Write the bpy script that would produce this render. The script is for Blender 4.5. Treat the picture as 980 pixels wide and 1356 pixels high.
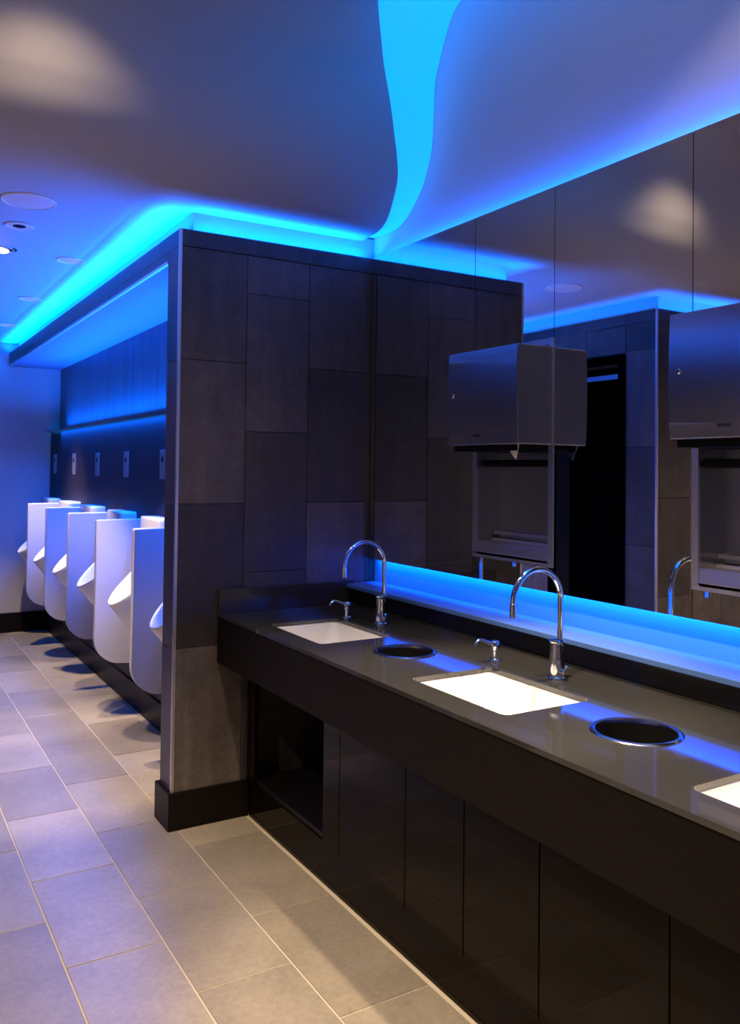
import bpy, bmesh, math, random
from mathutils import Vector, Matrix
random.seed(7)
C = bpy.context.scene.collection
S = bpy.context.scene
PI = math.pi
for o in list(bpy.data.objects): bpy.data.objects.remove(o)

# ------------------------------------------------------------------ camera
CX, CY, F = 485.339, 595.702, 1117.268
yaw, pitch, roll = math.radians(30.937), math.radians(1.272), math.radians(-.644)
fw0 = Vector((math.sin(yaw), math.cos(yaw), 0)); rt = Vector((math.cos(yaw), -math.sin(yaw), 0)); up0 = Vector((0, 0, 1))
fw = fw0*math.cos(pitch) + up0*math.sin(pitch); up = up0*math.cos(pitch) - fw0*math.sin(pitch)
cr, sr = math.cos(roll), math.sin(roll)
R3 = rt*cr - up*sr if False else rt*cr + up*(-sr); U3 = rt*sr + up*cr
cd = bpy.data.cameras.new('camera'); cam = bpy.data.objects.new('camera', cd); C.objects.link(cam)
M = Matrix((R3, U3, -fw)).transposed().to_4x4(); M.translation = Vector((-2.02, 0, 1.465)); cam.matrix_world = M
cd.sensor_fit = 'VERTICAL'; cd.sensor_height = 36; cd.lens = F/1356*36
cd.shift_x = -(CX-490)/1356; cd.shift_y = (CY-678)/1356
cd.clip_start = .02
S.camera = cam

# ------------------------------------------------------------------ world, view
w = bpy.data.worlds.new('world'); S.world = w; w.use_nodes = True
w.node_tree.nodes['Background'].inputs[0].default_value = (.9, .8, .7, 1); w.node_tree.nodes['Background'].inputs[1].default_value = 0.0
S.view_settings.view_transform = 'Standard'; S.view_settings.look = 'None'; S.view_settings.gamma = 1
S.view_settings.exposure = 0.0; S.view_settings.use_curve_mapping = False
try:
    cy = S.cycles
    cy.use_denoising = True; cy.max_bounces = 10; cy.diffuse_bounces = 4; cy.glossy_bounces = 6
    cy.sample_clamp_indirect = 4.0; cy.caustics_reflective = False; cy.caustics_refractive = False
    cy.blur_glossy = 1.0
except Exception: pass

# ------------------------------------------------------------------ lights
BLUE = (0.0, 0.115, 1.0); WARM = (1.0, .76, .50)
def area(name, loc, direc, sx, sy, power, color=BLUE, parent=None, spread=PI*.8, xaxis=None):
    l = bpy.data.lights.new(name, 'AREA'); l.shape = 'RECTANGLE'; l.size = sx; l.size_y = sy; l.energy = power; l.color = color; l.spread = spread
    o = bpy.data.objects.new(name, l); C.objects.link(o)
    d = Vector(direc).normalized(); z = -d
    x = Vector(xaxis if xaxis else (0, 1, 0)); x = (x - z*x.dot(z)).normalized(); y = z.cross(x)
    m = Matrix((x, y, z)).transposed().to_4x4(); m.translation = Vector(loc); o.matrix_world = m
    if parent: o.parent = parent; o.matrix_parent_inverse = parent.matrix_world.inverted()
    return o
def spot(name, loc, power, half, blend=.35, color=WARM, target=None, radius=.035, parent=None):
    l = bpy.data.lights.new(name, 'SPOT'); l.energy = power; l.spot_size = 2*half*PI/180; l.spot_blend = blend; l.color = color; l.shadow_soft_size = radius
    o = bpy.data.objects.new(name, l); C.objects.link(o); o.location = loc
    d = (Vector(target) - Vector(loc)) if target else Vector((0, 0, -1))
    o.rotation_euler = d.to_track_quat('-Z', 'Y').to_euler()
    return o
P_COVE = 22.0          # watts per metre of the cove tapes
P_MIR_TOP, P_MIR_BOT = 5.0, 6.5

# ------------------------------------------------------------------ materials
def mat(name, col, rough=.5, metal=0, spec=.5, emit=None, es=0, var=0, grain=None, bump=0, objvar=0, streak=None, coat=0, aniso=0, ior=1.5):
    m = bpy.data.materials.new(name); m.use_nodes = True; nt = m.node_tree; N = nt.nodes; L = nt.links
    b = N['Principled BSDF']; b.inputs['Base Color'].default_value = (*col, 1); b.inputs['Roughness'].default_value = rough
    b.inputs['Metallic'].default_value = metal; b.inputs['IOR'].default_value = ior; b.inputs['Specular IOR Level'].default_value = spec
    if aniso:
        b.inputs['Anisotropic'].default_value = aniso
        tn = N.new('ShaderNodeTangent'); tn.direction_type = 'RADIAL'; tn.axis = 'Z'; L.new(tn.outputs[0], b.inputs['Tangent'])
    if coat: b.inputs['Coat Weight'].default_value = coat; b.inputs['Coat Roughness'].default_value = .05
    if emit: b.inputs['Emission Color'].default_value = (*emit, 1); b.inputs['Emission Strength'].default_value = es
    if grain or objvar or streak:
        tc = N.new('ShaderNodeTexCoord'); cur = None
        val = None
        def mul(a, bb):
            n = N.new('ShaderNodeMath'); n.operation = 'MULTIPLY'
            L.new(a, n.inputs[0]); L.new(bb, n.inputs[1]) if not isinstance(bb, float) else setattr(n.inputs[1], 'default_value', bb); return n.outputs[0]
        def rng(sock, lo, hi, f0=0., f1=1.):
            n = N.new('ShaderNodeMapRange'); L.new(sock, n.inputs['Value']); n.inputs['From Min'].default_value = f0; n.inputs['From Max'].default_value = f1
            n.inputs['To Min'].default_value = lo; n.inputs['To Max'].default_value = hi; return n.outputs['Result']
        geo = N.new('ShaderNodeNewGeometry')
        if grain:
            for sc, amt in grain:
                nz = N.new('ShaderNodeTexNoise'); nz.inputs['Scale'].default_value = sc; nz.inputs['Detail'].default_value = 5; nz.inputs['Roughness'].default_value = .6
                L.new(geo.outputs['Position'], nz.inputs['Vector']); s = rng(nz.outputs['Fac'], 1-amt, 1+amt, .25, .75)
                val = s if val is None else mul(val, s)
        if streak:
            mp = N.new('ShaderNodeMapping'); mp.inputs['Scale'].default_value = streak[0]; L.new(geo.outputs['Position'], mp.inputs['Vector'])
            nz = N.new('ShaderNodeTexNoise'); nz.inputs['Scale'].default_value = 1; nz.inputs['Detail'].default_value = 4; L.new(mp.outputs[0], nz.inputs['Vector'])
            s = rng(nz.outputs['Fac'], 1-streak[1], 1+streak[1], .25, .75); val = s if val is None else mul(val, s)
        if objvar:
            oi = N.new('ShaderNodeObjectInfo'); s = rng(oi.outputs['Random'], 1-objvar, 1+objvar); val = s if val is None else mul(val, s)
        vm = N.new('ShaderNodeVectorMath'); vm.operation = 'SCALE'; vm.inputs[0].default_value = col; L.new(val, vm.inputs['Scale']); L.new(vm.outputs[0], b.inputs['Base Color'])
        if bump:
            bp = N.new('ShaderNodeBump'); bp.inputs['Strength'].default_value = bump; bp.inputs['Distance'].default_value = .003; L.new(val, bp.inputs['Height']); L.new(bp.outputs[0], b.inputs['Normal'])
    return m
M_ = dict(
    slate=mat('charcoal_slate_tile', (.070, .057, .056), .42, grain=[(9, .28), (60, .22)], streak=((22, 22, 2.2), .22), objvar=.5, bump=.25),
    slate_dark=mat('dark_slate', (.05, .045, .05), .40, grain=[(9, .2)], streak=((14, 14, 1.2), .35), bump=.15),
    groutd=mat('dark_grout', (.03, .026, .025), .8),
    floor=mat('taupe_floor_tile', (.235, .205, .165), .38, grain=[(4, .18), (45, .15), (160, .12)], objvar=.2, bump=.12),
    grout=mat('pale_floor_grout', (.40, .35, .27), .8),
    paint=mat('matte_grey_ceiling_paint', (.50, .47, .46), .75, spec=.3, grain=[(1.5, .03)]),
    wallp=mat('matte_grey_wall_paint', (.42, .40, .41), .7, spec=.3, grain=[(2, .03)]),
    black=mat('dark_brown_baseboard', (.008, .006, .005), .4, spec=.3, ior=1.25),
    quartz=mat('dark_polished_quartz', (.030, .030, .030), .055, spec=.95, grain=[(110, .03)]),
    quartzv=mat('dark_polished_quartz_upstand', (.035, .032, .032), .16, spec=.5, grain=[(140, .12)]),
    apron=mat('shaded_counter_apron', (.009, .0065, .0055), .5, spec=.3, ior=1.18),  # counter stone with the vertical face's shade put into the colour
    gloss=mat('glossy_brown_black_laminate', (.007, .0038, .002), .05, spec=.4, ior=1.22),
    carcass=mat('black_carcass', (.006, .005, .005), .5),
    steel=mat('brushed_stainless_steel', (.45, .45, .48), .30, 1, aniso=.85, streak=((3, 3, 220), .06)),
    steelv=mat('satin_steel_edge', (.74, .72, .78), .38, 1),
    rim=mat('polished_steel_rim', (.42, .41, .39), .16, 1),
    chrome=mat('polished_chrome', (.86, .86, .88), .06, 1),
    porcelain=mat('white_porcelain', (.80, .79, .77), .12, spec=.5),
    screen=mat('white_gloss_screen', (.52, .51, .56), .25, spec=.4),
    mirror=mat('silvered_mirror_glass', (.84, .85, .86), .004, 1),
    seam=mat('dark_mirror_edge', (.02, .02, .03), .3),
    rubber=mat('black_plastic', (.004, .004, .004), .7, spec=.1),
    paper=mat('white_paper_towel', (.75, .74, .72), .8),
    niche=mat('white_niche_paint', (.65, .66, .70), .6),
    sensor=mat('satin_sensor_plate', (.34, .33, .36), .35, .6),
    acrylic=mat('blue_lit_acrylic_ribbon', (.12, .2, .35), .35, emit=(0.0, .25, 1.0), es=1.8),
    tape=mat('blue_led_tape', (.1, .3, .8), .4, emit=(0.0, .30, 1.0), es=6.0),
    lamp=mat('warm_lamp_lens', (.9, .85, .75), .3, emit=(1, .85, .62), es=9.0),
    lampoff=mat('frosted_lamp_lens', (.45, .43, .45), .3, emit=(1, .85, .62), es=.12),
    trimw=mat('white_lamp_trim', (.88, .86, .88), .4),
    grille=mat('speaker_grille_mesh', (.80, .74, .76), .55, grain=[(300, .2)]),
    door=mat('doorway_black', (.0015, .0012, .0012), 1, spec=0),
)

# ------------------------------------------------------------------ mesh helpers
def link(name, me, m, parent=None, kind=None, smooth=False):
    if m is not None: me.materials.append(m)
    if smooth:
        for p in me.polygons: p.use_smooth = True
    o = bpy.data.objects.new(name, me); C.objects.link(o)
    if parent is not None: o.parent = parent
    if kind: o['kind'] = kind
    return o
def bm_obj(name, bm, m, parent=None, kind=None, smooth=False, angle=None):
    bmesh.ops.recalc_face_normals(bm, faces=bm.faces)
    me = bpy.data.meshes.new(name); bm.to_mesh(me); bm.free()
    o = link(name, me, m, parent, kind, smooth or angle is not None)
    if angle is not None:
        me.set_sharp_from_angle(angle=math.radians(angle))
    return o
def add_box(bm, x0, x1, y0, y1, z0, z1, bev=0, seg=2):
    vs = [bm.verts.new((x, y, z)) for x in (x0, x1) for y in (y0, y1) for z in (z0, z1)]
    q = [(0,1,3,2),(4,6,7,5),(0,4,5,1),(2,3,7,6),(0,2,6,4),(1,5,7,3)]
    fs = [bm.faces.new([vs[i] for i in f]) for f in q]
    if bev:
        es = set(e for f in fs for e in f.edges)
        bmesh.ops.recalc_face_normals(bm, faces=fs)
        bmesh.ops.bevel(bm, geom=list(es), offset=bev, segments=seg, affect='EDGES', profile=.5)
def box(name, x0, x1, y0, y1, z0, z1, m, parent=None, bev=0, kind=None, seg=2):
    bm = bmesh.new(); add_box(bm, x0, x1, y0, y1, z0, z1, bev, seg)
    return bm_obj(name, bm, m, parent, kind)
def add_lathe(bm, prof, c, n=32, axis='z'):
    rings = []
    for r, h in prof:
        ring = []
        for i in range(n):
            a = 2*PI*i/n; x, y = r*math.cos(a), r*math.sin(a)
            p = (c[0]+x, c[1]+y, c[2]+h) if axis == 'z' else ((c[0]+h, c[1]+x, c[2]+y) if axis == 'x' else (c[0]+x, c[1]+h, c[2]+y))
            ring.append(bm.verts.new(p))
        rings.append(ring)
    for a, b in zip(rings, rings[1:]):
        for i in range(n): bm.faces.new((a[i], a[(i+1) % n], b[(i+1) % n], b[i]))
    return rings
def lathe(name, prof, c, m, parent=None, n=32, cap0=True, cap1=True, axis='z', angle=40, kind=None):
    bm = bmesh.new(); r = add_lathe(bm, prof, c, n, axis)
    if cap0: bm.faces.new(r[0])
    if cap1: bm.faces.new(r[-1])
    return bm_obj(name, bm, m, parent, kind, angle=angle)
def tube(name, pts, rad, m, parent=None, n=14):
    bm = bmesh.new(); P = [Vector(p) for p in pts]; rings = []
    ref = Vector((0, 1, 0))
    for i, p in enumerate(P):
        t = (P[min(i+1, len(P)-1)] - P[max(i-1, 0)]).normalized()
        u = ref - t*ref.dot(t)
        if u.length < 1e-3: u = Vector((1, 0, 0)) - t*t.x
        u.normalize(); v = t.cross(u); r = rad[i] if isinstance(rad, (list, tuple)) else rad
        rings.append([bm.verts.new(p + (u*math.cos(2*PI*k/n) + v*math.sin(2*PI*k/n))*r) for k in range(n)])
    for a, b in zip(rings, rings[1:]):
        for k in range(n): bm.faces.new((a[k], a[(k+1) % n], b[(k+1) % n], b[k]))
    bm.faces.new(rings[0]); bm.faces.new(rings[-1])
    return bm_obj(name, bm, m, parent, angle=50)
def empty(name, loc, label, cat, group=None):
    o = bpy.data.objects.new(name, None); C.objects.link(o); o.location = loc; o.empty_display_size = .05
    return tag(o, label, cat, group)
def tag(o, label, cat, group=None):
    o['label'] = label; o['category'] = cat
    if group: o['group'] = group
    return o
def copy_tree(o, parent=None):
    c = o.copy(); C.objects.link(c)
    if parent is not None: c.parent = parent; 
    for ch in list(o.children): copy_tree(ch, c)
    return c
def tiles(parent, axis, fixed, us, vs_fn, u_name, gap, thick, m, name='tile', jitter=.0006):
    """rows of tiles on a plane.  axis 'x','y','z' is the plane's normal (sign in thick)."""
    cache = {}
    for ui in range(len(us)-1):
        u0, u1 = us[ui], us[ui+1]
        v = vs_fn(ui)
        for v0, v1 in zip(v, v[1:]):
            du, dv = u1-u0-gap, v1-v0-gap
            if du < .01 or dv < .01: continue
            key = (round(du, 3), round(dv, 3))
            if key not in cache:
                bm = bmesh.new(); t = abs(thick); s = 1 if thick > 0 else -1
                a, b, e = du/2, dv/2, .0012
                def P3(u, w_, h):
                    h *= s
                    return (h, u, w_) if axis == 'x' else ((u, h, w_) if axis == 'y' else (u, w_, h))
                r0 = [bm.verts.new(P3(x, y, 0)) for x, y in ((-a,-b),(a,-b),(a,b),(-a,b))]
                r1 = [bm.verts.new(P3(x, y, t-e)) for x, y in ((-a,-b),(a,-b),(a,b),(-a,b))]
                r2 = [bm.verts.new(P3(x, y, t)) for x, y in ((-a+e,-b+e),(a-e,-b+e),(a-e,b-e),(-a+e,b-e))]
                for p, q_ in ((r0, r1), (r1, r2)):
                    for i in range(4): bm.faces.new((p[i], p[(i+1) % 4], q_[(i+1) % 4], q_[i]))
                bm.faces.new(r2)
                bmesh.ops.recalc_face_normals(bm, faces=bm.faces)
                # open at the back: fix the orientation towards the face
                top = [f for f in bm.faces if all(vv in r2 for vv in f.verts)][0]
                nn = top.normal; want = Vector(P3(0, 0, 1))
                if nn.dot(want) < 0: bmesh.ops.reverse_faces(bm, faces=bm.faces)
                me = bpy.data.meshes.new(name); bm.to_mesh(me); bm.free(); me.materials.append(m); cache[key] = me
            o = bpy.data.objects.new(name, cache[key]); C.objects.link(o); o.parent = parent
            uc, vc = (u0+u1)/2, (v0+v1)/2; f = fixed + random.uniform(-jitter, jitter)
            o.location = (f, uc, vc) if axis == 'x' else ((uc, f, vc) if axis == 'y' else (uc, vc, f))

# ------------------------------------------------------------------ key dimensions
H = 2.44; HL = 2.424; ZC = 2.535; YP = 3.338; W = .92; TP = .154; YF = 7.95
YBK = -2.6; XL = -4.5; ZHI = 3.40; XW = .04; XB = -2.03; YB = 3.41
XU, XUU, ZLEDGE, ZHB = -.56, -.485, 1.765, 2.326

# ------------------------------------------------------------------ floor
base = box('floor', XL, .2, YBK, YF+.1, -.06, -.003, M_['grout'], kind='structure')
fx = [-.60 - .2925*i for i in range(15)][::-1]; fx = [x for x in fx if x > XL] ; fx = [XL] + fx
def frow(ui):
    # columns alternate by half a tile, counted from the counter
    k = len(fx)-1-ui
    off = 3.163 if k % 2 == 1 else 2.870
    ys = [off + .5875*i for i in range(-11, 10)]
    lo = YBK; hi = YF
    return [lo] + [y for y in ys if lo < y < hi] + [hi]
tiles(base, 'z', -.004, fx, frow, 'x', .0055, .004, M_['floor'], jitter=.0003)
# the last narrow strip along the urinal wall
tiles(base, 'z', -.004, [-.60, -.555], lambda i: [YP+TP] + [3.75+.5875*k for k in range(8) if 3.75+.5875*k < YF] + [YF], 'x', .0055, .004, M_['floor'], jitter=.0003)

# ------------------------------------------------------------------ curved ceiling and right wall
RP = [(3.378,2.55),(3.165,2.555),(3.016,2.652),(2.944,2.762),(2.917,2.852),(2.908,2.979),(2.9,3.105),(2.868,3.189),(2.83,3.269),(2.78,3.342),(2.72,3.376),(2.6,3.40),(2.4,3.415),(2.0,3.42),(1.0,3.42)]
CP = [(3.3775,2.535),(3.1596,2.5405),(3.0023,2.6374),(2.9261,2.7531),(2.8973,2.8487),(2.888,2.9777),(2.8804,3.1013),(2.8496,3.1811),(2.8127,3.259),(2.7661,3.3277),(2.7139,3.357),(2.5976,3.3801),(2.3993,3.395),(1.9999,3.4),(1.0,3.4)]
EX = [(0,-.030),(.8,-.052),(1.25,-.064),(1.87,-.092),(2.58,-.115),(3.01,-.137),(3.57,-.159),(4.33,-.181),(5.01,-.201),(5.93,-.232),(6.82,-.260),(7.7,-.291),(8.58,-.323),(9.6,-.35),(11,-.38),(12,-.42),(13,-.48),(14,-.5)]
def catmull(P, n):
    out = []
    for i in range(len(P)-1):
        p0 = P[max(i-1, 0)]; p1 = P[i]; p2 = P[i+1]; p3 = P[min(i+2, len(P)-1)]
        for k in range(n):
            t = k/n
            q = []
            for a in range(2):
                c = .5*((2*p1[a]) + (-p0[a]+p2[a])*t + (2*p0[a]-5*p1[a]+4*p2[a]-p3[a])*t*t + (-p0[a]+3*p1[a]-3*p2[a]+p3[a])*t**3); q.append(c)
            out.append((i+t, q[0], q[1]))
    out.append((len(P)-1, P[-1][0], P[-1][1])); return out
def ex(s):
    for (a, xa), (b, xb) in zip(EX, EX[1:]):
        if a <= s <= b: return xa + (xb-xa)*(s-a)/(b-a)
    return EX[-1][1]
bm = bmesh.new(); rows = []
rows.append([bm.verts.new((x, YF+.1, ZC)) for x in (XL, -.1)])
rows.append([bm.verts.new((x, 3.45, ZC)) for x in (XL, -.03)])
cc = catmull(CP, 6)
for s, y, z in cc: rows.append([bm.verts.new((XL, y, z)), bm.verts.new((ex(s), y, z))])
rows.append([bm.verts.new((XL, YBK, ZHI)), bm.verts.new((-.5, YBK, ZHI))])
for a, b in zip(rows, rows[1:]): bm.faces.new((a[0], a[1], b[1], b[0]))
o = bm_obj('ceiling', bm, M_['paint'], kind='structure', smooth=True)
for f in o.data.polygons:
    if f.normal.z > 0.001: break
md = o.modifiers.new('thickness', 'SOLIDIFY'); md.thickness = .012; md.offset = 0
# the lit ribbon between the ceiling's wavy edge and the mirror wall
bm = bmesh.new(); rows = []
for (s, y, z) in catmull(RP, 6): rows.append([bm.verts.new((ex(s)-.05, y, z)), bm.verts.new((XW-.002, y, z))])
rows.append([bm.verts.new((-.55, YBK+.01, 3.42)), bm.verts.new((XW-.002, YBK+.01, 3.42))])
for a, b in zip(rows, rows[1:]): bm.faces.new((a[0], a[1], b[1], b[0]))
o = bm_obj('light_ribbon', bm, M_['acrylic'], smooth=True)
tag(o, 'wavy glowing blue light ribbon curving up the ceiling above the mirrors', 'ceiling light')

# right wall, with openings for the recessed dispensers
UN = [(2.133, 2.568), (1.139, 1.574)]      # dispenser units along the mirror, Y spans
UZ0, UZ1 = 1.135, 1.92
bm = bmesh.new()
add_box(bm, XW, XW+.14, YBK, YP+TP, UZ1-.03, 3.75)
add_box(bm, XW, XW+.14, YBK, YP+TP, 0, UZ0+.02)
ys = [YBK, UN[1][0]+.018, UN[1][1]-.018, UN[0][0]+.018, UN[0][1]-.018, YP+TP]
for i in (0, 2, 4): add_box(bm, XW, XW+.14, ys[i], ys[i+1], UZ0+.02, UZ1-.03)
bm_obj('wall_right', bm, M_['niche'], kind='structure')

# ------------------------------------------------------------------ partition, urinal alcove, bulkhead
part = box('wall_partition', -W+.012, XW, YP+.010, YP+TP-.01, 0, HL, M_['groutd'], kind='structure')
pc = [-W+.004, -.6205, -.3235, -.026]
def prow(i):
    zs = ([.13, .7245, 1.312, 1.906, 2.37] if i != 1 else [.13, .43, 1.018, 1.617, 2.206, 2.37])
    return zs
tiles(part, 'y', YP+.010, pc, prow, 'x', .0025, -.010, M_['slate'])
tiles(part, 'x', -W+.012, [YP+.004, YP+TP], lambda i: [.13, .72, 1.31, 1.9, H], 'y', .0025, -.010, M_['slate'])
box('edge_strip', -.026, 0, YP+.004, YP+.012, .95, 2.37, mat('brown_metal_strip', (.10, .075, .05), .4, .5), part)
box('top_band', -W, XW, YP-.002, YP+.01, 2.372, H, M_['slate_dark'], part)  # darker band along the top of the tiled face
box('corner_trim', -W-.002, -W+.010, YP-.004, YP+.008, .149, H, M_['steelv'], part)
bm = bmesh.new(); add_box(bm, -W-.015, -.59, YP-.015, YP+.01, 0, .149); add_box(bm, -W-.015, -W+.012, YP+.01, YP+TP+.012, 0, .149)
bm_obj('baseboard_partition', bm, M_['black'], kind='structure')
# header beam over the alcove with its soffit
hd = box('wall_header', -W+.012, XW+.1, YP+TP-.01, YF, ZHB, HL, M_['slate_dark'], kind='structure')
box('ledge_rim', -W+.0005, -W+.009, YP+.01, YF, HL-.05, H, M_['slate_dark'], hd)
box('soffit_trim', -W-.002, -W+.012, YP+TP, YF, ZHB-.003, ZHB+.009, M_['steelv'], hd)
tiles(hd, 'x', -W+.012, [YP+TP] + [3.9+.5875*k for k in range(7)] + [YF], lambda i: [ZHB+.009, H], 'y', .0025, -.010, M_['slate_dark'])
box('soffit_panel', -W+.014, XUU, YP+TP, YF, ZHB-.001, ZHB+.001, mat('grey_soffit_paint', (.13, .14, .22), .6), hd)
# bulkhead between wall tops and ceiling
box('trim_bulkhead', -.847, XW, YP+.05, YF, HL, ZC+.01, M_['paint'], kind='structure')
# urinal wall: proud lower part with a ledge, recessed upper part
lo = box('wall_urinals', XU, XW, YP+TP-.01, YF, 0, ZLEDGE, mat('near_black_wall_tile', (.018, .014, .02), .5, spec=.25, grain=[(6, .2)]), kind='structure')
upw = box('wall_urinals_upper', XUU, XW, YP+TP-.01, YF, ZLEDGE, ZHB, mat('streaked_dark_tile', (.075, .07, .085), .38, streak=((6, 13, 1.0), .5), grain=[(5, .15)]), kind='structure')
box('ledge_cap', XU-.030, XUU, YP+TP, YF, ZLEDGE-.004, ZLEDGE+.004, M_['steel'], lo)
box('ledge_nosing', XU-.034, XU-.030, YP+TP, YF, ZLEDGE-.013, ZLEDGE+.004, M_['steel'], lo)
box('baseboard_urinals', XU-.013, XU, YP+TP, YF, 0, .149, M_['black'], kind='structure')
# far wall of the corridor
fw_ = box('wall_far', XL, XW, YF, YF+.12, 0, H, M_['wallp'], kind='structure')
box('baseboard_far', XB, XU, YF-.014, YF, 0, .17, M_['black'], kind='structure')
box('trim_far', XL, XW, YF+.05, YF+.12, H, ZC+.01, M_['paint'], kind='structure')
# room behind the camera
box('wall_left', XL-.12, XL, YBK, YB+.2, 0, 3.6, M_['wallp'], kind='structure')
box('wall_back', XL, XW, YBK-.12, YBK, 0, 3.6, M_['wallp'], kind='structure')

# ------------------------------------------------------------------ block opposite the vanity (seen in the mirrors)
DY0, DY1, DZ = 3.70, 4.265, 2.14
bm = bmesh.new()
add_box(bm, XB-.14, XB-.012, YB+.010, DY0, 0, HL); add_box(bm, XB-.14, XB-.012, DY1, YF, 0, HL); add_box(bm, XB-.14, XB-.012, DY0, DY1, DZ, HL)
add_box(bm, XL, XB-.14, YB+.010, YB+.15, 0, HL)
blk = bm_obj('wall_opposite', bm, M_['groutd'], kind='structure')
bx = [XB-.004 - .297*i for i in range(9)][::-1]; bx[0] = XL
def zr(i): return [.13, .72, 1.31, 1.9, 2.37] if i % 2 else [.13, .43, 1.018, 1.617, 2.206, 2.37]
tiles(blk, 'y', YB+.010, bx, zr, 'x', .0025, -.010, M_['slate'])
by = [YB+.004 + .297*i for i in range(16)]
def zs_side(i):
    y0, y1 = by2[i], by2[i+1]
    z = [.13, .72, 1.31, 1.9, 2.37, H] if i % 2 else [.13, .43, 1.018, 1.617, 2.206, H]
    if y1 > DY0-.05 and y0 < DY1+.05 and (y0+y1)/2 > DY0-.055 and (y0+y1)/2 < DY1+.055: z = [DZ+.06] + [v for v in z if v > DZ+.1]
    return z
by2 = sorted([YB+.004, DY0-.05, DY1+.05] + [v for v in [3.98, 4.60, 4.897, 5.194, 5.491, 5.788, 6.085, 6.382, 6.679, 6.976, 7.273, 7.57, YF]])
tiles(blk, 'x', XB-.012, by2, zs_side, 'y', .0025, .010, M_['slate'])
box('corner_trim', XB-.010, XB+.002, YB-.004, YB+.008, .149, H, M_['steelv'], blk)
box('top_band', XL, XB, YB-.002, YB+.01, 2.372, H, M_['slate_dark'], blk)  # same darker band on the block front
box('ledge_rim', XB-.009, XB-.0005, YB+.01, YF, HL-.05, H, M_['slate_dark'], blk)
box('baseboard_opposite', XL, XB+.014, YB-.015, YB, 0, .149, M_['black'], kind='structure')
box('trim_opposite', XL, XB-.073, YB+.05, YF, HL, ZC+.01, M_['paint'], kind='structure')
bm = bmesh.new()
add_box(bm, XB-.02, XB+.012, DY0-.05, DY0, 0, DZ+.05); add_box(bm, XB-.02, XB+.012, DY1, DY1+.05, 0, DZ+.05); add_box(bm, XB-.02, XB+.012, DY0, DY1, DZ, DZ+.05)
dr = bm_obj('door_1', bm, M_['door'], kind='structure')
box('dark_opening', XB-.20, XB-.16, DY0-.02, DY1+.02, 0, DZ+.02, M_['door'], dr)  # black sheet standing in for the unlit space behind the opening
box('head_rail', XB-.158, XB-.145, DY0+.01, DY1-.01, DZ-.075, DZ-.045, M_['steelv'], dr)

# ------------------------------------------------------------------ blue LED tapes in the coves
def tape(name, x0, x1, y0, y1, z0, z1, label, lights, group='hidden blue LED tapes'):
    o = box(name, x0, x1, y0, y1, z0, z1, M_['tape']); tag(o, label, 'led strip', group)
    for a in lights: area('led_light', *a)
    return o
zt = HL+.0015
tape('led_strip', -.903, -.887, YP+.05, YF-.02, HL, HL+.002, 'blue LED tape on the ledge over the urinal header, under the corridor ceiling',
     [((-.895, (YP+YF)/2+.02, zt+.003), (-.35, 0, 1), YF-YP-.06, .012, P_COVE*(YF-YP))])
tape('led_strip', -.887, .03, YP+.018, YP+.034, HL, HL+.002, 'blue LED tape on top of the slate partition beside the mirrors',
     [((-.43, YP+.026, zt+.003), (0, -.35, 1), .84, .012, P_COVE*.62*.86, BLUE, None, PI*.8, (1, 0, 0))])
tape('led_strip', XB-.033, XB-.017, YB+.05, YF-.02, HL, HL+.002, 'blue LED tape along the doorway side of the block opposite the mirrors',
     [((XB-.025, (YB+YF)/2+.02, zt+.003), (.35, 0, 1), YF-YB-.06, .012, P_COVE*.9*(YF-YB))])
tape('led_strip', XL+.05, XB-.033, YB+.018, YB+.034, HL, HL+.002, 'blue LED tape on the front of the block opposite the mirrors',
     [(((XL+XB)/2, YB+.026, zt+.003), (0, -.35, 1), 2.35, .012, P_COVE*.7*2.4, BLUE, None, PI*.8, (1, 0, 0))])
tape('led_strip', .012, .030, YBK, YP-.01, 2.400, 2.403, 'blue LED tape behind the top edge of the mirrors',
     [((.024, .35, 2.408), (.15, 0, 1), 5.9, .014, P_MIR_TOP*5.9)])
tape('led_strip', .010, .028, YBK, YP-.01, 1.078, 1.081, 'blue LED tape behind the bottom edge of the mirrors, above the ledge',
     [((.020, .35, 1.074), (-.12, 0, -1), 5.9, .014, P_MIR_BOT*5.9)])
tape('led_strip', XU+.015, XU+.029, YP+TP+.02, YF-.02, ZLEDGE+.004, ZLEDGE+.007, 'blue LED tape on the ledge of the urinal wall',
     [((XU+.022, (YP+TP+YF)/2-.12, ZLEDGE+.010), (-.15, 0, 1), YF-YP-TP-.45, .014, 28.*4.0)])
tape('led_strip', XU-.016, XU-.004, YP+TP+.02, YF-.02, ZLEDGE-.007, ZLEDGE-.004, 'added blue LED tape under the ledge, lighting the urinals from above',  # tape added to throw blue down on the screens and urinal tops
     [((XU-.012, (YP+TP+YF)/2-.15, ZLEDGE-.009), (-.25, 0, -1), YF-YP-TP-.6, .014, 18.*4.0)])

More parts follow.
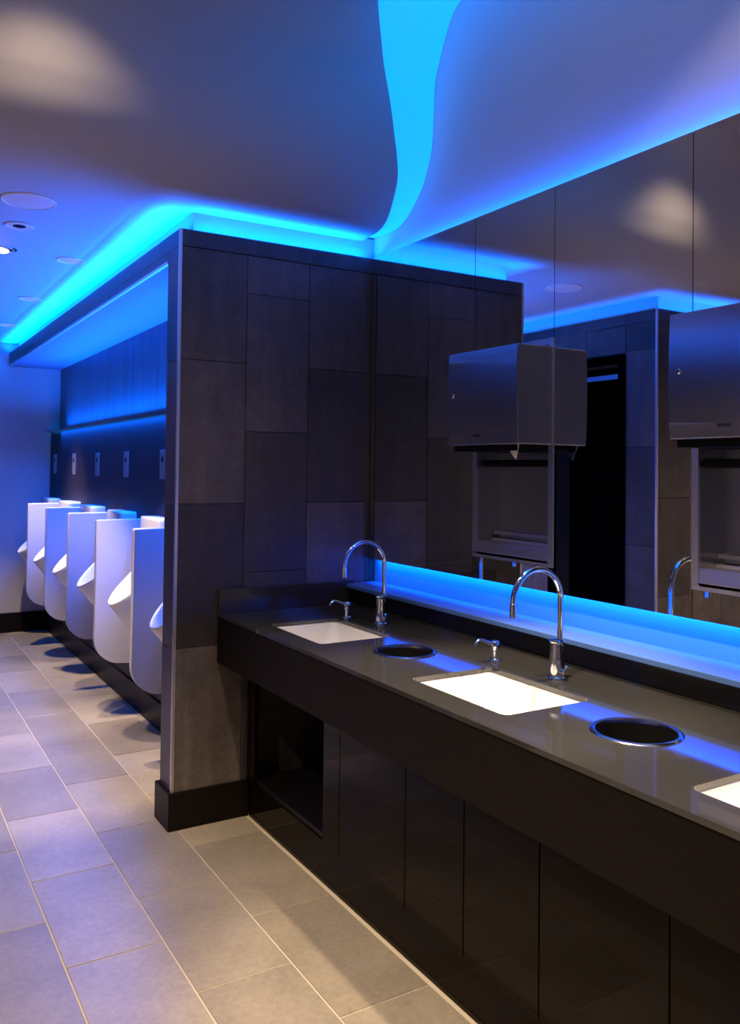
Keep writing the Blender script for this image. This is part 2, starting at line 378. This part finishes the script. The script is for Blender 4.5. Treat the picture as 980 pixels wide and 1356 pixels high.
# ------------------------------------------------------------------ mirrors
ZM0 = 1.05; G = .0015
def mirror(y0, y1, z0, z1, label):
    o = box('mirror', 0, .006, y0+G, y1-G, z0+G, z1-G, M_['mirror']); tag(o, label, 'mirror', 'wall mirrors over the vanity')
    box('backing_board', .0065, .012, y0, y1, z0, z1, M_['seam'], o); return o
ys = [YP+.0, UN[0][1], UN[0][0], UN[1][1], UN[1][0], .58]
mirror(ys[1], ys[0]-.002, ZM0, H, 'tall frameless mirror between the slate partition and the farther steel dispenser')
mirror(ys[3], ys[2], ZM0, H, 'tall frameless mirror between the two steel towel dispensers')
mirror(ys[2], ys[1], UZ1, H, 'mirror panel directly above the farther steel towel dispenser')
mirror(ys[4], ys[3], UZ1, H, 'mirror panel above the nearer towel dispenser at the right edge')
mirror(ys[2], ys[1], ZM0, UZ0, 'narrow mirror strip under the farther steel towel dispenser')
mirror(ys[4], ys[3], ZM0, UZ0, 'narrow mirror strip under the nearer steel towel dispenser')
mirror(YBK+.1, ys[4], ZM0, H, 'long mirror panel past the nearer dispenser, beyond the right edge')

# ------------------------------------------------------------------ ledge and upstands
box('blue_glow_panel', XW-.004, XW, YBK+.02, YP+.005, .945, 1.10, mat('blue_glow_tint', (.10, .42, .60), .4, spec=.2), bpy.data.objects['wall_right'])  # panel added with the LED's blue glow put into its colour
led = box('ledge_shelf', -.13, XW, YBK+.02, YP-.002, .928, .945, mat('blue_glow_ledge', (.08, .17, .46), .4, spec=.2), bev=.002)  # blue wash of the tape above is put into the shelf colour
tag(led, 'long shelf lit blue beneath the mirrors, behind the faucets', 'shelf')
bs = box('backsplash', -.088, XW, YBK+.02, YP-.002, .857, .928, M_['quartzv'], bev=.0015)
tag(bs, 'long low dark stone backsplash behind the faucets, under the blue ledge', 'backsplash')
ss = box('backsplash', -.735, -.089, YP-.022, YP-.002, .857, .957, M_['quartzv'], bev=.0015)
tag(ss, 'short dark stone backsplash against the slate partition at the counter end', 'backsplash')

# ------------------------------------------------------------------ counter with cut-outs
ZT = .857; CT = .013
SINKS = [(-.498, 2.80), (-.490, 1.835), (-.49, .872)]
HOLES = [(-.452, 2.352), (-.452, 1.376), (-.452, .40)]
def rrect(cx, cy_, hx, hy, r, n=5):
    out = []
    for sx, sy, a0 in ((1, 1, 0), (-1, 1, 90), (-1, -1, 180), (1, -1, 270)):
        for k in range(n+1):
            a = math.radians(a0+90*k/n); out.append((cx+sx*(hx-r)+r*math.cos(a), cy_+sy*(hy-r)+r*math.sin(a)))
    return out
cu = bpy.data.curves.new('outline', 'CURVE'); cu.dimensions = '2D'; cu.fill_mode = 'BOTH'; cu.extrude = CT/2
def spl(pts):
    s = cu.splines.new('POLY'); s.points.add(len(pts)-1); s.use_cyclic_u = True
    for p, q_ in zip(s.points, pts): p.co = (q_[0], q_[1], 0, 1)
Y0C = -.1
spl([(-.735, Y0C), (-.088, Y0C), (-.088, YP-.002), (-.735, YP-.002)])
for cx, cyy in SINKS: spl(rrect(cx, cyy, .148, .212, .022))
for cx, cyy in HOLES: spl([(cx+.094*math.cos(2*PI*i/48), cyy+.094*math.sin(2*PI*i/48)) for i in range(48)])
to = bpy.data.objects.new('tmp', cu); C.objects.link(to)
dg = bpy.context.evaluated_depsgraph_get(); me = bpy.data.meshes.new_from_object(to.evaluated_get(dg)); bpy.data.objects.remove(to)
me.transform(Matrix.Translation((0, 0, ZT-CT/2))); me.materials.clear()
for p in me.polygons: p.use_smooth = False
cnt = link('vanity_counter', me, M_['quartz'])
tag(cnt, 'long dark polished stone vanity counter with cut-outs for sinks and waste holes', 'counter')
box('apron', -.733, -.713, Y0C, YP-.002, .655, ZT-CT, M_['apron'], cnt)

# cabinet under the counter
cab = empty('vanity_cabinet', (-.3, 1.5, 0), 'glossy brown-black vanity cabinet under the long counter', 'cabinet')
def cpart(name, x0, x1, y0, y1, z0, z1, m, parent=None, bev=0):
    o = box(name, x0+.3, x1+.3, y0-1.5, y1-1.5, z0, z1, m, parent or cab, bev); return o
cpart('back_panel', -.10, -.086, Y0C, 2.58, .145, .72, M_['carcass'])
cpart('bottom_panel', -.58, -.10, Y0C, 2.58, .145, .163, M_['carcass'])
cpart('inner_side', -.58, -.10, 2.56, 2.58, .163, .72, M_['carcass'])
cpart('alcove_back', -.12, -.06, 2.58, YP-.03, .145, .72, M_['carcass'])
cpart('alcove_floor', -.58, -.12, 2.58, YP-.03, .145, .165, M_['carcass'])
cpart('kick_board', -.587, -.57, Y0C, YP-.018, 0, .145, M_['gloss'])
cpart('side_panel', -.60, -.58, 3.245, YP-.018, .145, .72, M_['gloss'])
cpart('stile', -.60, -.58, 2.525, 2.64, .145, .72, M_['gloss'])
dys = [2.52, 2.117, 1.832, 1.537, 1.156, .79, .42, .05]
for a, b in zip(dys, dys[1:]):
    cpart('door', -.602, -.584, b+.002, a-.002, .15, .72, M_['gloss'], bev=.0015)

# sinks
def sink(cx, cyy, label):
    t = empty('sink', (cx, cyy, ZT-.1405), label, 'sink', 'rectangular undermount sinks')
    bm = bmesh.new(); loops = []
    for hx, hy, r, z in ((.172, .236, .03, .126), (.172, .236, .03, .127), (.150, .214, .024, .127), (.147, .211, .03, .120), (.138, .202, .045, .05), (.118, .180, .05, .018), (.08, .13, .05, .008), (.02, .02, .0199, .003)):
        loops.append([bm.verts.new((x, y, z)) for x, y in rrect(0, 0, hx, hy, r)])
    for a, b in zip(loops, loops[1:]):
        for i in range(len(a)): bm.faces.new((a[i], a[(i+1) % len(a)], b[(i+1) % len(a)], b[i]))
    o = bm_obj('basin', bm, M_['porcelain'], t, angle=60)
    # outer shell of the bowl
    bm = bmesh.new(); loops = []
    for hx, hy, r, z in ((.172, .236, .03, .1255), (.155, .219, .05, .115), (.148, .212, .05, .04), (.10, .15, .05, -.012), (.03, .03, .029, -.02)):
        loops.append([bm.verts.new((x, y, z)) for x, y in rrect(0, 0, hx, hy, r)])
    for a, b in zip(loops, loops[1:]):
        for i in range(len(a)): bm.faces.new((a[i], a[(i+1) % len(a)], b[(i+1) % len(a)], b[i]))
    bm_obj('basin_underside', bm, M_['porcelain'], t, angle=60)
    lathe('drain', [(.0, .004), (.012, .005), (.021, .006), (.024, .004), (.024, 0)], (0, 0, 0), M_['chrome'], t, 24, False, False)
    return t
sink(*SINKS[0], 'white rectangular sink nearest the slate partition, left end of the counter')
sink(*SINKS[1], 'bright white rectangular sink in the middle, between the two waste holes')
sink(*SINKS[2], 'white rectangular sink cut off by the right edge of the photo')

# waste holes
def waste(cx, cyy, label):
    t = empty('waste_chute', (cx, cyy, ZT), label, 'waste hole', 'round waste holes in the counter')
    lathe('steel_rim', [(.0925, -.03), (.0925, .0), (.0935, .003), (.097, .0045), (.103, .004), (.107, .001), (.107, .0)], (0, 0, 0), M_['rim'], t, 64, False, False)
    lathe('liner', [(.0924, -.006), (.0918, -.30), (.0, -.30)], (0, 0, 0), M_['rubber'], t, 48, False, False)
waste(*HOLES[0], 'round steel-rimmed waste hole farther away, between the first and second sink')
waste(*HOLES[1], 'large round steel-rimmed waste hole nearer the camera, right of the middle sink')

# faucets
def faucet(x, y, label):
    t = empty('faucet', (x, y, ZT), label, 'faucet', 'chrome gooseneck faucets')
    lathe('body', [(.027, 0), (.027, .004), (.0215, .008), (.0205, .06), (.0185, .085), (.0185, .100), (.022, .103), (.0235, .108), (.021, .113), (.009, .115)], (0, 0, 0), M_['chrome'], t, 32)
    R, zc = .0905, .232
    pts = [(.014, 0, .110), (.014, 0, .14), (.014, 0, .20)] + [(.014-R+R*math.cos(a), 0, zc+R*math.sin(a)) for a in [PI*k/24 for k in range(25)]] + [(.014-2*R, 0, .222)]
    s = tube('spout', pts, .0088, M_['chrome'], t)
    lathe('aerator', [(.0088, .04), (.0105, .038), (.0105, .0), (.008, 0)], (.014-2*R, 0, .190), M_['chrome'], t, 20)
    lv = lathe('lever', [(.008, -.019), (.009, -.032), (.006, -.036)], (0, 0, .022), M_['chrome'], t, 16, axis='y')
    tube('lever_rod', [(0, -.030, .022), (-.004, -.038, .030), (-.010, -.050, .045)], .0032, M_['chrome'], t, 8)
    return t
faucet(-.256, 2.819, 'tall chrome gooseneck faucet farther away, beside the slate partition')
faucet(-.256, 1.844, 'tall chrome gooseneck faucet at the middle sink, largest of the faucets')
def soap(x, y, label):
    t = empty('soap_dispenser', (x, y, ZT), label, 'soap dispenser', 'counter soap dispensers')
    lathe('collar', [(.019, 0), (.019, .004), (.014, .007), (.011, .010), (.011, .035)], (0, 0, 0), M_['chrome'], t, 24)
    lathe('pump_head', [(.011, .033), (.0155, .036), (.0165, .050), (.015, .062), (.010, .067), (.0, .068)], (0, 0, 0), M_['chrome'], t, 24, True, False)
    tube('nozzle', [(-.008, 0, .056), (-.03, 0, .064), (-.05, 0, .072), (-.062, 0, .074), (-.074, 0, .068), (-.080, 0, .056)], [.0062, .006, .0055, .005, .0048, .0045], M_['chrome'], t, 12)
soap(-.312, 2.99, 'small chrome soap pump left of the farther faucet')
soap(-.279, 2.098, 'small chrome soap pump with bent nozzle behind the middle sink')

# ------------------------------------------------------------------ recessed towel dispensers
def dispenser(y0, y1, label, full):
    yc = (y0+y1)/2
    t = empty('towel_dispenser', (0, yc, UZ0), label, 'towel dispenser', 'steel towel dispensers set in the mirrors')
    a, b = y0-yc, y1-yc; z1 = UZ1-UZ0; ZB0, ZB1 = 1.553-UZ0, 1.888-UZ0
    bm = bmesh.new()                                                # flange
    f = .022
    add_box(bm, -.004, .006, a, a+f, 0, z1); add_box(bm, -.004, .006, b-f, b, 0, z1)
    add_box(bm, -.004, .006, a+f, b-f, 0, f); add_box(bm, -.004, .006, a+f, b-f, z1-f, z1)
    bm_obj('flange', bm, M_['steelv'], t)
    D = .112
    bm = bmesh.new()                                                # recess shell
    add_box(bm, D, D+.002, a+f-.002, b-f+.002, .02, z1-.031)
    add_box(bm, .006, D, a+f-.002, a+f, .022, z1-.031); add_box(bm, .006, D, b-f, b-f+.002, .022, z1-.031)
    add_box(bm, .006, D, a+f, b-f, .022, .024); add_box(bm, .006, D, a+f, b-f, z1-.033, z1-.031)
    bm_obj('recess_shell', bm, M_['steel'], t)
    cabx = box('towel_cabinet', -.156, .004, a+.004, b-.048, ZB0, ZB1, M_['steel'], t, bev=.0025)
    bm = bmesh.new(); nz = 14; y_0, y_1, z_0, z_1 = a+.006, b-.050, ZB0+.003, ZB1-.003; g0 = []; g1 = []
    for i in range(nz+1):
        q_ = i/nz; z = z_0+(z_1-z_0)*q_; x = -.1575-.0055*(1-(2*q_-1)**2)
        g0.append(bm.verts.new((x, y_0, z))); g1.append(bm.verts.new((x, y_1, z)))
    e0 = [bm.verts.new((-.1562, y, z)) for y, z in ((y_0, z_0), (y_1, z_0), (y_1, z_1), (y_0, z_1))]
    for i in range(nz): bm.faces.new((g0[i], g1[i], g1[i+1], g0[i+1]))
    bm.faces.new([e0[0]]+g0+[e0[3]]); bm.faces.new([e0[1]]+g1+[e0[2]]); bm.faces.new((e0[0], e0[1], g1[0], g0[0])); bm.faces.new((e0[3], e0[2], g1[-1], g0[-1]))
    bm_obj('front_panel', bm, M_['steel'], t, angle=30)
    lathe('lock', [(.0075, 0), (.0075, -.003), (.0055, -.005), (.0, -.005)], (-.1625, b-.083, .597), M_['chrome'], t, 16, True, False, axis='x')
    bm = bmesh.new(); add_box(bm, -.1605, -.1580, -.02, .02, ZB0+.028, ZB0+.036)
    bm_obj('badge', bm, M_['seam'], t)
    box('throat', -.14, .09, a+.03, b-.06, ZB0-.022, ZB0-.001, M_['rubber'], t)
    box('roller_bar', .012, .10, a+.03, b-.03, ZB0-.075, ZB0-.05, M_['rubber'], t, bev=.004)
    # paper: a torn corner hanging from the slot and a curl
    bm = bmesh.new()
    for (p, q_, r_) in (((-.135, a+.02, ZB0), (-.135, a+.095, ZB0), (-.130, a+.042, ZB0-.052)), ((-.13, a+.13, ZB0), (-.13, a+.26, ZB0), (-.128, a+.24, ZB0-.016))):
        vs = [bm.verts.new(v) for v in (p, q_, r_)]; f1 = bm.faces.new(vs)
        vs2 = [bm.verts.new((v[0]+.0012, v[1], v[2])) for v in (p, q_, r_)]; bm.faces.new(vs2[::-1])
        for i in range(3): bm.faces.new((vs[i], vs[(i+1) % 3], vs2[(i+1) % 3], vs2[i]))
    bm_obj('paper_towel', bm, M_['paper'], t)
    # tray at the foot of the recess: rear rail and sloping front flap
    bm = bmesh.new()
    prof = [(-.004, .020), (.004, .062), (.070, .062), (.070, .070), (.102, .070), (.102, .026), (-.004, .012)]
    lo_ = [bm.verts.new((x, a+f+.001, z)) for x, z in prof]; hi_ = [bm.verts.new((x, b-f-.001, z)) for x, z in prof]
    for i in range(len(prof)): j = (i+1) % len(prof); bm.faces.new((lo_[i], lo_[j], hi_[j], hi_[i]))
    bm.faces.new(lo_); bm.faces.new(hi_[::-1])
    bm_obj('tray', bm, M_['steelv'], t)
    box('rear_rail', .085, .110, a+f, b-f, .085, .097, M_['steelv'], t)
dispenser(*UN[0], 'steel towel dispenser set in the mirrors, farther one with whole side showing', True)
dispenser(*UN[1], 'steel towel dispenser cut by the right edge, the nearer larger one', False)

# ------------------------------------------------------------------ urinals, screens, flush plates
def urinal_proto():
    t = empty('urinal', (XU, 4.6, .45), 'x', 'urinal', 'wall-hung white urinals')
    bm = bmesh.new()                                                 # flat-backed upper body with rounded front corners
    prof = [(0, -.19), (-.055, -.19), (-.075, -.186), (-.090, -.172), (-.096, -.15), (-.098, 0), (-.096, .15), (-.090, .172), (-.075, .186), (-.055, .19), (0, .19)]
    L_ = []
    for z, s in ((.0, .72), (.04, .82), (.10, .9), (.20, .96), (.32, 1), (.715, 1), (.728, .985), (.732, .96)):
        L_.append([bm.verts.new((x*(s if z > .7 or z < .3 else 1), y*s, z)) for x, y in prof])
    for a, b in zip(L_, L_[1:]):
        for i in range(len(prof)-1): bm.faces.new((a[i], a[i+1], b[i+1], b[i]))
    bm.faces.new(L_[0]); bm.faces.new(L_[-1])
    bm_obj('body', bm, M_['porcelain'], t, angle=50)
    bm = bmesh.new(); n = 28
    def ring(hw, dp, zf, rise, back=.0):                             # D-shaped loop, front deep, rising towards the wall
        r = []
        for i in range(n+1):
            a = PI*i/n; y = -hw*math.cos(a); d = back + (dp-back)*math.sin(a)**.75
            k = 1 - (d-back)/max(dp-back, 1e-6)
            r.append(bm.verts.new((-d, y, zf + rise*k)))
        return r
    Ls = [ring(.06, .10, .115, 0, .05), ring(.11, .17, .14, .0, .06), ring(.145, .235, .19, .03, .06), ring(.158, .275, .232, .09, .06), ring(.163, .298, .262, .17, .07), ring(.163, .303, .272, .19, .08), ring(.158, .299, .279, .19, .09), ring(.149, .286, .274, .18, .09), ring(.135, .26, .215, .12, .09), ring(.11, .21, .15, .06, .09), ring(.05, .15, .11, .02, .095)]
    for a, b in zip(Ls, Ls[1:]):
        for i in range(n): bm.faces.new((a[i], a[i+1], b[i+1], b[i]))
    bm.faces.new(Ls[-1]); bm.faces.new(Ls[0])
    bm_obj('bowl', bm, M_['porcelain'], t, smooth=True)
    return t
UY = [4.6 + .765*k for k in range(-1, 5)]
ord_ = ['white urinal mostly hidden behind the partition edge, nearest of the row',
        'white urinal with the largest fully visible rim, second of the row from the partition',
        'white urinal third of the row from the partition', 'white urinal fourth of the row from the partition',
        'white urinal fifth of the row from the partition', 'white urinal at the far wall, last of the row']
p = urinal_proto()
for k, y in enumerate(UY):
    o = p if k == 0 else copy_tree(p)
    o.location = (XU, y, .45); o['label'] = ord_[k]
def screen(y, label):
    bm = bmesh.new(); prof = [(0, -.02), (0, .83), (-.285, .815), (-.295, .805)]
    R = .15
    prof = [(0, .822), (-.287, .820), (-.295, .812)] + [(-.295+R-R*math.cos(a), .14+.0-R*math.sin(a)+.0) for a in [PI/2*k/10 for k in range(11)]] + [(0, -.03)]
    a_ = [bm.verts.new((x, -.02, z)) for x, z in prof]; b_ = [bm.verts.new((x, .02, z)) for x, z in prof]
    bm.faces.new(a_); bm.faces.new(b_[::-1])
    ring = []
    for i in range(len(prof)): j = (i+1) % len(prof); bm.faces.new((a_[i], a_[j], b_[j], b_[i]))
    es = [e for e in bm.edges if abs(e.verts[0].co.y-e.verts[1].co.y) < 1e-6 and not (e.verts[0].co.x > -.001 and e.verts[1].co.x > -.001)]
    bmesh.ops.bevel(bm, geom=es, offset=.008, segments=3, affect='EDGES', profile=.5)
    o = bm_obj('privacy_screen', bm, M_['screen'], angle=40); o.location = (XU, y, .335)
    return tag(o, label, 'privacy screen', 'white screens between the urinals')
sl = ['white rounded privacy screen nearest the partition, half hidden by it', 'white rounded privacy screen second from the partition, largest in full view',
      'white rounded privacy screen third from the partition', 'white rounded privacy screen fourth from the partition', 'white rounded privacy screen fifth from the partition, nearest the far wall']
for k in range(5): screen(4.19+.765*k, sl[k])
fl = ['leftmost', 'second from the left', 'third from the left', 'fourth from the left', 'rightmost']
for k in range(5):
    y = 4.655+.765*k
    t = empty('flush_plate', (XU, y, 1.475), 'small steel flush sensor plate on the dark urinal wall, %s of five' % fl[4-k], 'flush plate', 'flush sensor plates above the urinals')
    box('plate', -.006, 0, -.052, .052, -.082, .082, M_['sensor'], t, bev=.002)
    lathe('sensor_eye', [(.016, -.006), (.016, -.008), (.012, -.009), (0, -.009)], (0, 0, .03), M_['rubber'], t, 20, True, False, axis='x')

# ------------------------------------------------------------------ downlights and ceiling speaker
def downlight(x, y, z, r, label, lens, power, half, blend=.4, target=None, recess=.012, color=WARM):
    t = empty('downlight', (x, y, z), label, 'ceiling light', 'recessed round ceiling lights')
    lathe('trim_ring', [(r, 0), (r, -.003), (r*.93, -.006), (r*.78, -.004), (r*.74, .0)], (0, 0, 0), M_['trimw'], t, 40, False, False)
    lathe('lens', [(r*.76, -.0015), (r*.4, -.002), (0, -.0022)], (0, 0, 0), lens, t, 32, False, False)
    if power: spot('downlight_lamp', (x, y, z-.02), power, half, blend, color, target)
    return t
zc = ZC-.007
downlight(-1.108, 4.53, zc, .072, 'small round ceiling light ringed in blue glow, nearest of the row beside the blue cove', M_['lampoff'], 240, 25, .5)
downlight(-1.112, 5.72, zc, .072, 'small round ceiling light second along the blue cove toward the far wall', M_['lampoff'], 240, 25, .5)
downlight(-1.09, 6.89, zc, .072, 'small round ceiling light at the far end of the corridor, cut by the left edge', M_['lampoff'], 240, 32, .5)
t = downlight(-1.436, 4.0, zc, .064, 'small round ceiling spotlight with a dark center, next to the white disc', M_['trimw'], 0, 50)
lathe('aperture', [(.028, -.0035), (.0, -.0038)], (0, 0, 0), M_['rubber'], t, 24, False, False)
t = downlight(-1.436, 4.47, zc, .05, 'lit white round ceiling spotlight at the left edge of the photo', M_['rubber'], 260, 26, .5)
lathe('lamp_head', [(.036, .0), (.036, -.012), (.03, -.016), (0, -.017)], (-.012, .01, 0), M_['lamp'], t, 24, True, False)
lathe('shade', [(.04, -.001), (.04, -.004), (.02, -.006)], (.02, -.0, 0), M_['rubber'], t, 24, True, True)
sp = empty('ceiling_speaker', (-1.461, 3.60, ZC-.006), 'large round pale ceiling speaker disc, biggest disc on the corridor ceiling', 'ceiling speaker')
lathe('rim', [(.106, 0), (.106, -.004), (.100, -.007), (.096, -.004)], (0, 0, 0), M_['trimw'], sp, 48, False, False)
lathe('grille', [(.097, -.004), (.05, -.0055), (0, -.006)], (0, 0, 0), M_['grille'], sp, 48, False, False)
# lights of the high ceiling, out of the frame but lighting the vanity and the curved ceiling
zh = ZHI-.007
downlight(-1.52, 2.50, 3.378, .055, 'round ceiling light on the high ceiling close to its curved drop', M_['lamp'], 80, 45, .85)
downlight(-.56, 1.86, zh, .055, 'round ceiling light on the high ceiling over the middle sink', M_['lamp'], 520, 16, .6)
downlight(-.56, .95, zh, .055, 'round ceiling light on the high ceiling over the third sink', M_['lamp'], 300, 16, .6)
downlight(-.50, .55, zh, .055, 'wide round ceiling light on the high ceiling past the third sink', M_['lamp'], 38, 62, .2)
downlight(-.56, -.2, zh, .055, 'round ceiling light on the high ceiling behind the camera', M_['lamp'], 60, 40, .4)
downlight(-1.37, 1.5, zh, .055, 'round ceiling light on the high ceiling above the open floor', M_['lamp'], 350, 38, .5)
downlight(-1.8, .2, zh, .055, 'round ceiling light on the high ceiling over the middle of the room', M_['lamp'], 300, 45, .5)
downlight(-3.0, 1.6, zh, .055, 'round ceiling light on the high ceiling at the left of the room', M_['lamp'], 350, 50, .5)
